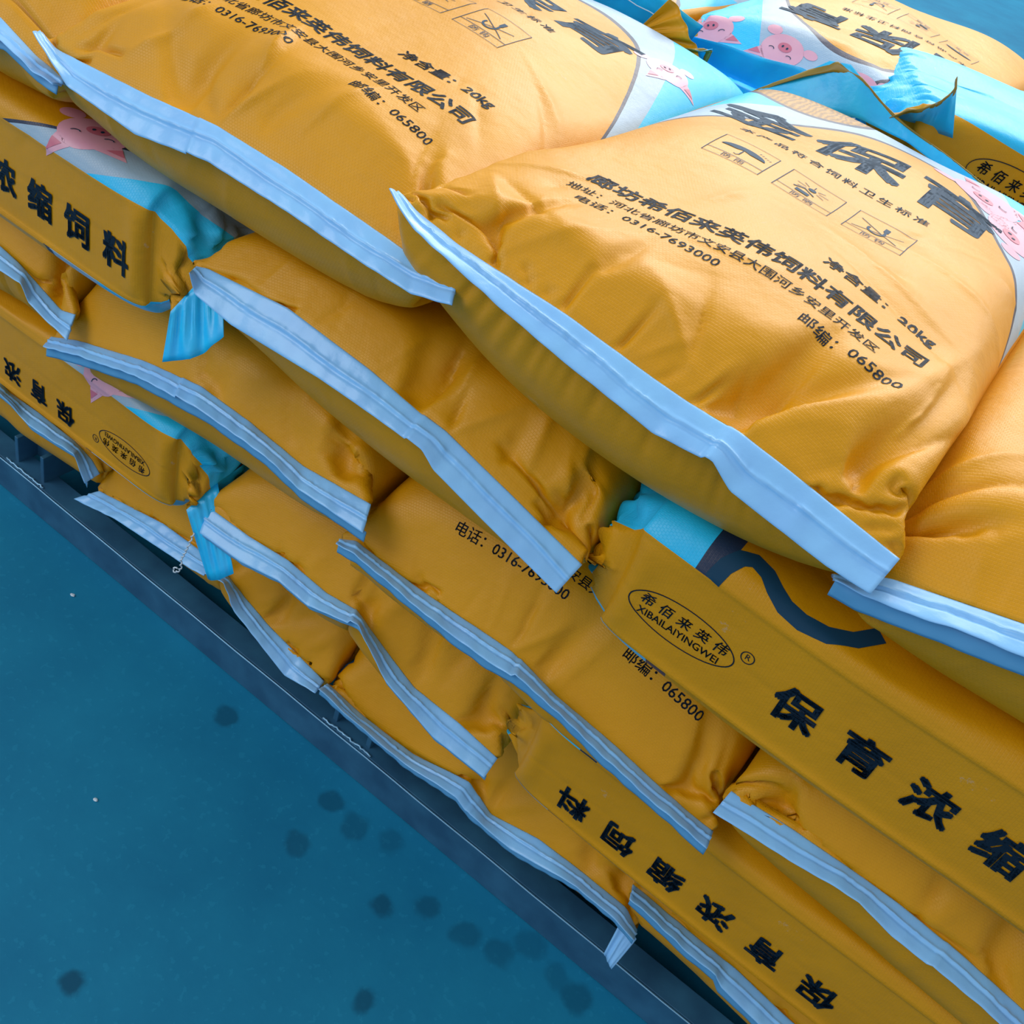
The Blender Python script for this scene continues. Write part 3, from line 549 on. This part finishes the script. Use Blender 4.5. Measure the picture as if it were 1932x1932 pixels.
for b,s in enumerate(BAGS):
    k=s['key']; bg=Bag(b); bag[k]=bg
    base=bg.P.reshape(-1,3); c=base.mean(0); 
    r=thing('feed_sack',LABELS[k],'sack',(round(float(c[0]),3),round(float(c[1]),3),round(float(base[:,2].min()),3)),'filled feed sacks stacked on the pallet'); root[k]=r
    build_body(bg,r,MC if k=='S' else MS if k in 'FK' else {'front':MF,'back':MB,'plain':MP}[s['mat']],s,b)
    if k in SEAMS:
        a,o=SEAMS[k]
        kk={'A':(.42,),'B':(.68,),'D':(.60,),'H':(.46,),'I':(.49,),'J':(.42,),'L':(.50,),'O':(.53,),'P':(.50,),'Q':(.5,)}.get(k,())
        strip('binding_tape',a,o,MTAPE,r,seed=b,kink=kk)
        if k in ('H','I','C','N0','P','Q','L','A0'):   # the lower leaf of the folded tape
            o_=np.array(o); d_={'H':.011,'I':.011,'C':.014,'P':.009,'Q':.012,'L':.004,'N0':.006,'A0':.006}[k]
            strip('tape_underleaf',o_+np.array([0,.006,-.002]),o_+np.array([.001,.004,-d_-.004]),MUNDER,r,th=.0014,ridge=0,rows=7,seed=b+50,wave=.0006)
for k in 'AB': 
    
    for t_ in TXT: lay('lettering',t_,bag[k],root[k],MINK,topm[k])
    for t_ in BIG: lay('large_character',t_,bag[k],root[k],MBLUEINK,topm[k])
    lay('lettering',SML[0],bag[k],root[k],MBLUEINK,topm[k])
    for t_ in SML[1:]: lay('symbol_print',t_,bag[k],root[k],MBLUEINK,topm[k])
for k in 'R':
    fr=lambda x,y:((W-x)%(2*W),LF-y)
    for t_ in BIG: lay('large_character',t_,bag[k],root[k],MBLUEINK,fr,.0008)
    for t_ in SML: lay('symbol_print',t_,bag[k],root[k],MBLUEINK,fr,.0008)
for t_ in TXT: lay('lettering',t_,bag['I'],root['I'],MINK,lambda x,y:(x+4*GU,y-11*GV))
def face_map(key,flip=False,x_ref=0.,z_ref=0.):
    # x,y in metres on the gusset face: x to the right of world x_ref, y above world height z_ref
    bg=bag[key]; i=bg.nu//2 if bag[key].sp['kind']=='side+' else 0
    px=bg.P[:,i,0]; pz=bg.P[:,i,2]; vv=np.linspace(0,LF,bg.nv); o=np.argsort(px)
    def fn(x,y):
        if flip: x,y=-x,-y
        v=np.interp(x_ref+x,px[o],vv[o]); z0=np.interp(v,vv,pz); h=z_ref+y-z0
        return (W-h if i else h),v
    return fn
side_text('F',face_map('F',x_ref=-.814-.063*5,z_ref=.652),.063,.043)
f=face_map('E',x_ref=-.094,z_ref=.662); lay('logo_print',merge(*logo(0,.0,.72)),bag['E'],root['E'],MINK,f)
side_text('E',face_map('E',x_ref=.024,z_ref=.656),.0633,.042)
f=face_map('K',flip=True,x_ref=-.852,z_ref=.32); lay('logo_print',merge(*logo(0,.0,.66)),bag['K'],root['K'],MINK,f)
side_text('K',face_map('K',flip=True,x_ref=-.97,z_ref=.312),.056,.036)
side_text('G',face_map('G',flip=True,x_ref=.206,z_ref=.32),.0628,.040)

# mouth flaps beyond the sewn line, with a gold printed edge
def flap(key,inner,outer,seed=0,gold=True,mat=None,hint=(0,-.5,.8),wave=.003):
    f_=strip('mouth_flap',inner,outer,mat or MCY,root[key],th=.0012,ridge=0,nseg=80,rows=9,wave=wave,seed=seed,hf=False,nrm_hint=hint)
    if gold:
        A_,B_=np.array(inner,float),np.array(outer,float)
        n_=12; a_=polyline(A_,n_); c_=polyline(B_,n_)
        strip('gold_edge',a_*.18+c_*.82,a_*-.02+c_*1.02,MGOLD,root[key],th=.0030,ridge=0,nseg=80,rows=5,wave=wave*1.0,seed=seed,hf=False,nrm_hint=hint)
    return f_
def tube(name,pts,r,mat,parent,n=6):
    P_=np.array(pts,float); T_=np.gradient(P_,axis=0); T_/=np.linalg.norm(T_,axis=1,keepdims=True)+1e-9
    ref=np.array([.3,.2,1.]); A_=np.cross(T_,ref); A_/=np.linalg.norm(A_,axis=1,keepdims=True); B_=np.cross(T_,A_)
    V_=[];F_=[]
    for i in range(len(P_)):
        for k in range(n): a=k*6.2832/n; V_.append(P_[i]+r*(A_[i]*math.cos(a)+B_[i]*math.sin(a)))
    for i in range(len(P_)-1):
        for k in range(n): F_.append((i*n+k,i*n+(k+1)%n,(i+1)*n+(k+1)%n,(i+1)*n+k))
    F_.append(list(range(n))[::-1]); F_.append([(len(P_)-1)*n+k for k in range(n)])
    return mesh_obj(name,np.array(V_)-np.array(parent.location),F_,mat,parent)
flap('B',[(-.465,.625,.845),(-.43,.625,.885),(-.31,.632,.915),(-.24,.632,.915),(-.10,.632,.89)],[(-.49,.645,.848),(-.44,.645,.902),(-.38,.65,.957),(-.352,.65,.963),(-.30,.645,.942),(-.25,.64,.93),(-.09,.64,.90)],seed=3)
tube('stitch_line',[(-.44+.013*i,.619+.001*math.sin(i*2.1),.886+.0030*i+.0016*math.sin(i*1.9)) for i in range(11)],.0009,MWHITE,root['B'])
flap('A',[(-.61,.628,.885),(-.56,.628,.88),(-.49,.628,.85)],[(-.55,.61,.905),(-.522,.62,.918),(-.532,.635,.872),(-.49,.635,.845)],seed=4)
flap('A',[(-.640,.630,.893),(-.632,.628,.890)],[(-.603,.618,.950),(-.585,.622,.938),(-.563,.616,.924),(-.548,.622,.912),(-.533,.616,.900)],seed=14,gold=False,mat=MP)
flap('T',[(-1.10,.70,.865),(-.86,.68,.875),(-.60,.70,.865)],[(-1.10,.665,.93),(-.80,.66,.965),(-.56,.66,.93)],seed=5,gold=False)
tube('stitch_line',[(-.80+.022*i,.664+.001*math.sin(i*2.1),.925-.0020*i+.0012*math.sin(i*1.9)) for i in range(11)],.0008,MWHITE,root['T'])
flap('S',[(-.33,.70,.90),(-.27,.69,.92),(-.20,.68,.93)],[(-.292,.640,.914),(-.256,.640,.946),(-.232,.640,.968),(-.222,.645,.985),(-.226,.65,1.0)],seed=9)
flap('R',[(-.64,.72,.865),(-.40,.70,.875),(-.25,.72,.865)],[(-.60,.69,.90),(-.42,.69,.925),(-.27,.69,.92)],seed=6,gold=False)
flap('F',[(-.712,-.10,.645),(-.708,-.07,.672),(-.704,-.04,.69)],[(-.703,-.115,.592),(-.672,-.105,.61),(-.648,-.085,.645)],seed=7,gold=False)
flap('K',[(-.722,-.045,.318),(-.718,-.02,.335),(-.716,.0,.345)],[(-.668,-.052,.235),(-.648,-.05,.25),(-.632,-.045,.272)],seed=8,gold=False)
strip('torn_tape_end',[(.006,.006,.146),(.034,.004,.128)],[(.012,-.022,.098),(.030,-.026,.088)],MTAPE,root['P'],th=.0014,ridge=0,nseg=20,rows=9,wave=.0012,hf=False,seed=3)
# loose sewing thread hanging from the low sideways sack
tp=[(-.703,-.048,.292),(-.702,-.056,.275),(-.706,-.058,.258),(-.711,-.058,.243),(-.709,-.059,.229),(-.712,-.060,.221),(-.719,-.060,.214),(-.722,-.060,.219),(-.716,-.060,.224)]
q=polyline(tp,60); q[:,0]+=.0012*np.sin(np.arange(60)*1.3); q[:,1]+=.0012*np.cos(np.arange(60)*1.3); tube('sewing_thread',q,.0011,MWHITE,root['K'])
# pigs
idm=lambda x,y:(x,y)
piglet(bag['A'],root['A'],idm,.440,.560,.85,rot=-2.3)
piglet(bag['B'],root['B'],idm,.375,.64,1.2,rot=-.4); piglet(bag['B'],root['B'],idm,.425,.585,1.2,rot=-.9)
mm=lambda k:(lambda x,y:(x,LF-y))
piglet(bag['F'],root['F'],lambda x,y:(x,y),.105,.128,1.15,rot=2.0); piglet(bag['K'],root['K'],lambda x,y:(x,y),.075,.142,1.0,rot=2.2)
for (x_,y_,r_) in ((.09,.10,.5),(.20,.105,-.2),(.32,.10,.2)): piglet(bag['R'],root['R'],lambda x,y:(x,y),x_,y_,.95,rot=3.14+r_)
# navy wave on the sideways sack at right
lay('navy_wave',merge(line_bm([(.492,.080),(.476,.083),(.462,.090),(.456,.100),(.459,.114),(.467,.126),(.474,.140),(.476,.158),(.472,.18),(.46,.20),(.44,.215)],.015)),bag['E'],root['E'],MBLUEINK,idm)
lay('logo_print',merge(*logo(0,0,.9)),bag['S'],root['S'],MINK,lambda x,y:(.468-y,x+.165),.001)
# sacks under the back row, so that it stands on something: copies of a plain sack
src=root['D']; body=[c for c in src.children if c.name.startswith('woven_sack')][0]; tp_=[c for c in src.children if c.name.startswith('binding_tape')][0]
for zi in range(4):
    for xi,xc in enumerate((-.86,-.40,.06,.52)):
        r=src.copy(); COL.objects.link(r); r.location=src.location+Vector((xc+.4525,.80,-.001-.157*(3-zi)))
        r['label']='plain orange sack in the rear row, hidden under the back sacks'; r['group']='rear row sacks under the back sacks'
        for c in (body,tp_):
            d_=c.copy(); COL.objects.link(d_); d_.parent=r
# pallet + floor
def boxo(name,x0,x1,y0,y1,z0,z1,mat,parent=None,bev=.003):
    bm=bmesh.new(); bmesh.ops.create_cube(bm,size=1)
    for v in bm.verts: v.co=((x0+x1)/2+v.co.x*(x1-x0),(y0+y1)/2+v.co.y*(y1-y0),(z0+z1)/2+v.co.z*(z1-z0))
    if bev: bmesh.ops.bevel(bm,geom=bm.edges[:],offset=bev,segments=2,affect='EDGES',profile=.5)
    me=bpy.data.meshes.new(name); bm.to_mesh(me); bm.free(); me.materials.append(mat); o=bpy.data.objects.new(name,me); COL.objects.link(o)
    if parent: o.parent=parent
    return o
pal=thing('pallet','blue-grey welded steel pallet carrying the stack of orange sacks','pallet',(0,0,0))
boxo('bottom_rail',-1.9,1.2,0,.004,.001,.062,MSTEEL,pal,.0012); boxo('rail_flange',-1.9,1.2,.004,.042,.056,.062,MSTEEL,pal,.001)
tube('worn_highlight_edge',[(-1.9+i*.05,.001+.0004*math.sin(i*1.7),.0618) for i in range(63)],.0011,MEDGE,pal)  # worn rail edge, its highlight line put in as a pale strip
boxo('deck_beam',-1.9,1.2,.085,.12,.065,.112,MSTEEL,pal); boxo('deck_sheet',-1.9,1.2,.12,1.56,.105,.112,MSTEEL,pal); boxo('rear_rail',-1.9,1.2,1.52,1.56,.001,.105,MSTEEL,pal)
for x in (-1.165,-.47,.22):
    l_=boxo('leg',x,x+.008,.016,.10,.060,.112,MSTEEL,pal,.001); l_=boxo('leg',x+.062,x+.070,.016,.10,.060,.112,MSTEEL,pal,.001); boxo('leg_plate',x+.008,x+.062,.05,.056,.060,.112,MSTEEL,pal,.001)
    rs=random.Random(int(x*100)); pts=[]
    for i in range(26): pts.append((x-.01+i*.0036,.006+rs.uniform(-.001,.002),.0635+rs.uniform(-.0008,.0012)))
    tube('weld_bead',pts,.0016,MEDGE,pal)
fm,nt,b=nmat('painted_concrete')
tc=N(nt,'ShaderNodeTexCoord'); oc=tc.outputs['Object']
n1=N(nt,'ShaderNodeTexNoise'); n1.inputs['Scale'].default_value=3.2; n1.inputs['Detail'].default_value=7; n1.inputs['Roughness'].default_value=.62; nt.links.new(oc,n1.inputs['Vector'])
n2=N(nt,'ShaderNodeTexNoise'); n2.inputs['Scale'].default_value=90; n2.inputs['Detail'].default_value=8; nt.links.new(oc,n2.inputs['Vector'])
n3=N(nt,'ShaderNodeTexNoise'); n3.inputs['Scale'].default_value=30; n3.inputs['Detail'].default_value=4; nt.links.new(oc,n3.inputs['Vector'])
rp=N(nt,'ShaderNodeMapRange'); rp.inputs[1].default_value=.35; rp.inputs[2].default_value=.65; nt.links.new(n1.outputs[0],rp.inputs[0])
col=mixc(nt,rp.outputs[0],(.005,.17,.33),(.009,.225,.40))
col=mixc(nt,M(nt,'MULTIPLY',M(nt,'GREATER_THAN',n2.outputs[0],.62),.25),col,(.02,.30,.50))
sp=N(nt,'ShaderNodeSeparateXYZ'); nt.links.new(oc,sp.inputs[0]); acc=None
FX,FY=FLOFF
for (x_,y_,r_,k_) in SPOTS:
    dx=M(nt,'SUBTRACT',sp.outputs[0],x_-FX); dy=M(nt,'SUBTRACT',sp.outputs[1],y_-FY)
    dd=M(nt,'SQRT',M(nt,'ADD',M(nt,'MULTIPLY',dx,dx),M(nt,'MULTIPLY',dy,dy)))
    dd=M(nt,'ADD',dd,M(nt,'MULTIPLY',M(nt,'SUBTRACT',n3.outputs[0],.5),r_*1.5))
    mr=N(nt,'ShaderNodeMapRange'); mr.interpolation_type='SMOOTHSTEP'; nt.links.new(dd,mr.inputs[0]); mr.inputs[1].default_value=r_*.6; mr.inputs[2].default_value=r_*1.2; mr.inputs[3].default_value=k_; mr.inputs[4].default_value=0
    acc=mr.outputs[0] if acc is None else M(nt,'MAXIMUM',acc,mr.outputs[0])
col=mixc(nt,acc,col,(.003,.075,.15))
nt.links.new(col,b.inputs['Base Color']); b.inputs['Roughness'].default_value=.6; b.inputs['Specular IOR Level'].default_value=.2
bp=N(nt,'ShaderNodeBump'); bp.inputs['Distance'].default_value=.0006; bp.inputs['Strength'].default_value=.5; nt.links.new(n2.outputs[0],bp.inputs['Height']); nt.links.new(bp.outputs[0],b.inputs['Normal'])
fl=boxo('floor',-8,6,-5,12,-.1,0,fm,bev=0); fl['kind']='structure'
for i,(x_,y_,s_,lb) in enumerate(CHIPS):
    bm=bmesh.new(); bmesh.ops.create_icosphere(bm,subdivisions=2,radius=s_); rs=random.Random(i)
    for v in bm.verts: v.co=Vector((v.co.x*rs.uniform(.8,1.2),v.co.y*rs.uniform(.5,.8),v.co.z*.4*rs.uniform(.7,1.2)+s_*.35))
    me=bpy.data.meshes.new('grit_chip'); bm.to_mesh(me); bm.free(); me.materials.append(MWHITE); o=bpy.data.objects.new('grit_chip',me); COL.objects.link(o); o.location=(x_,y_,0)
    o['label']=lb; o['category']='debris'
print('total',time.time()-t0)
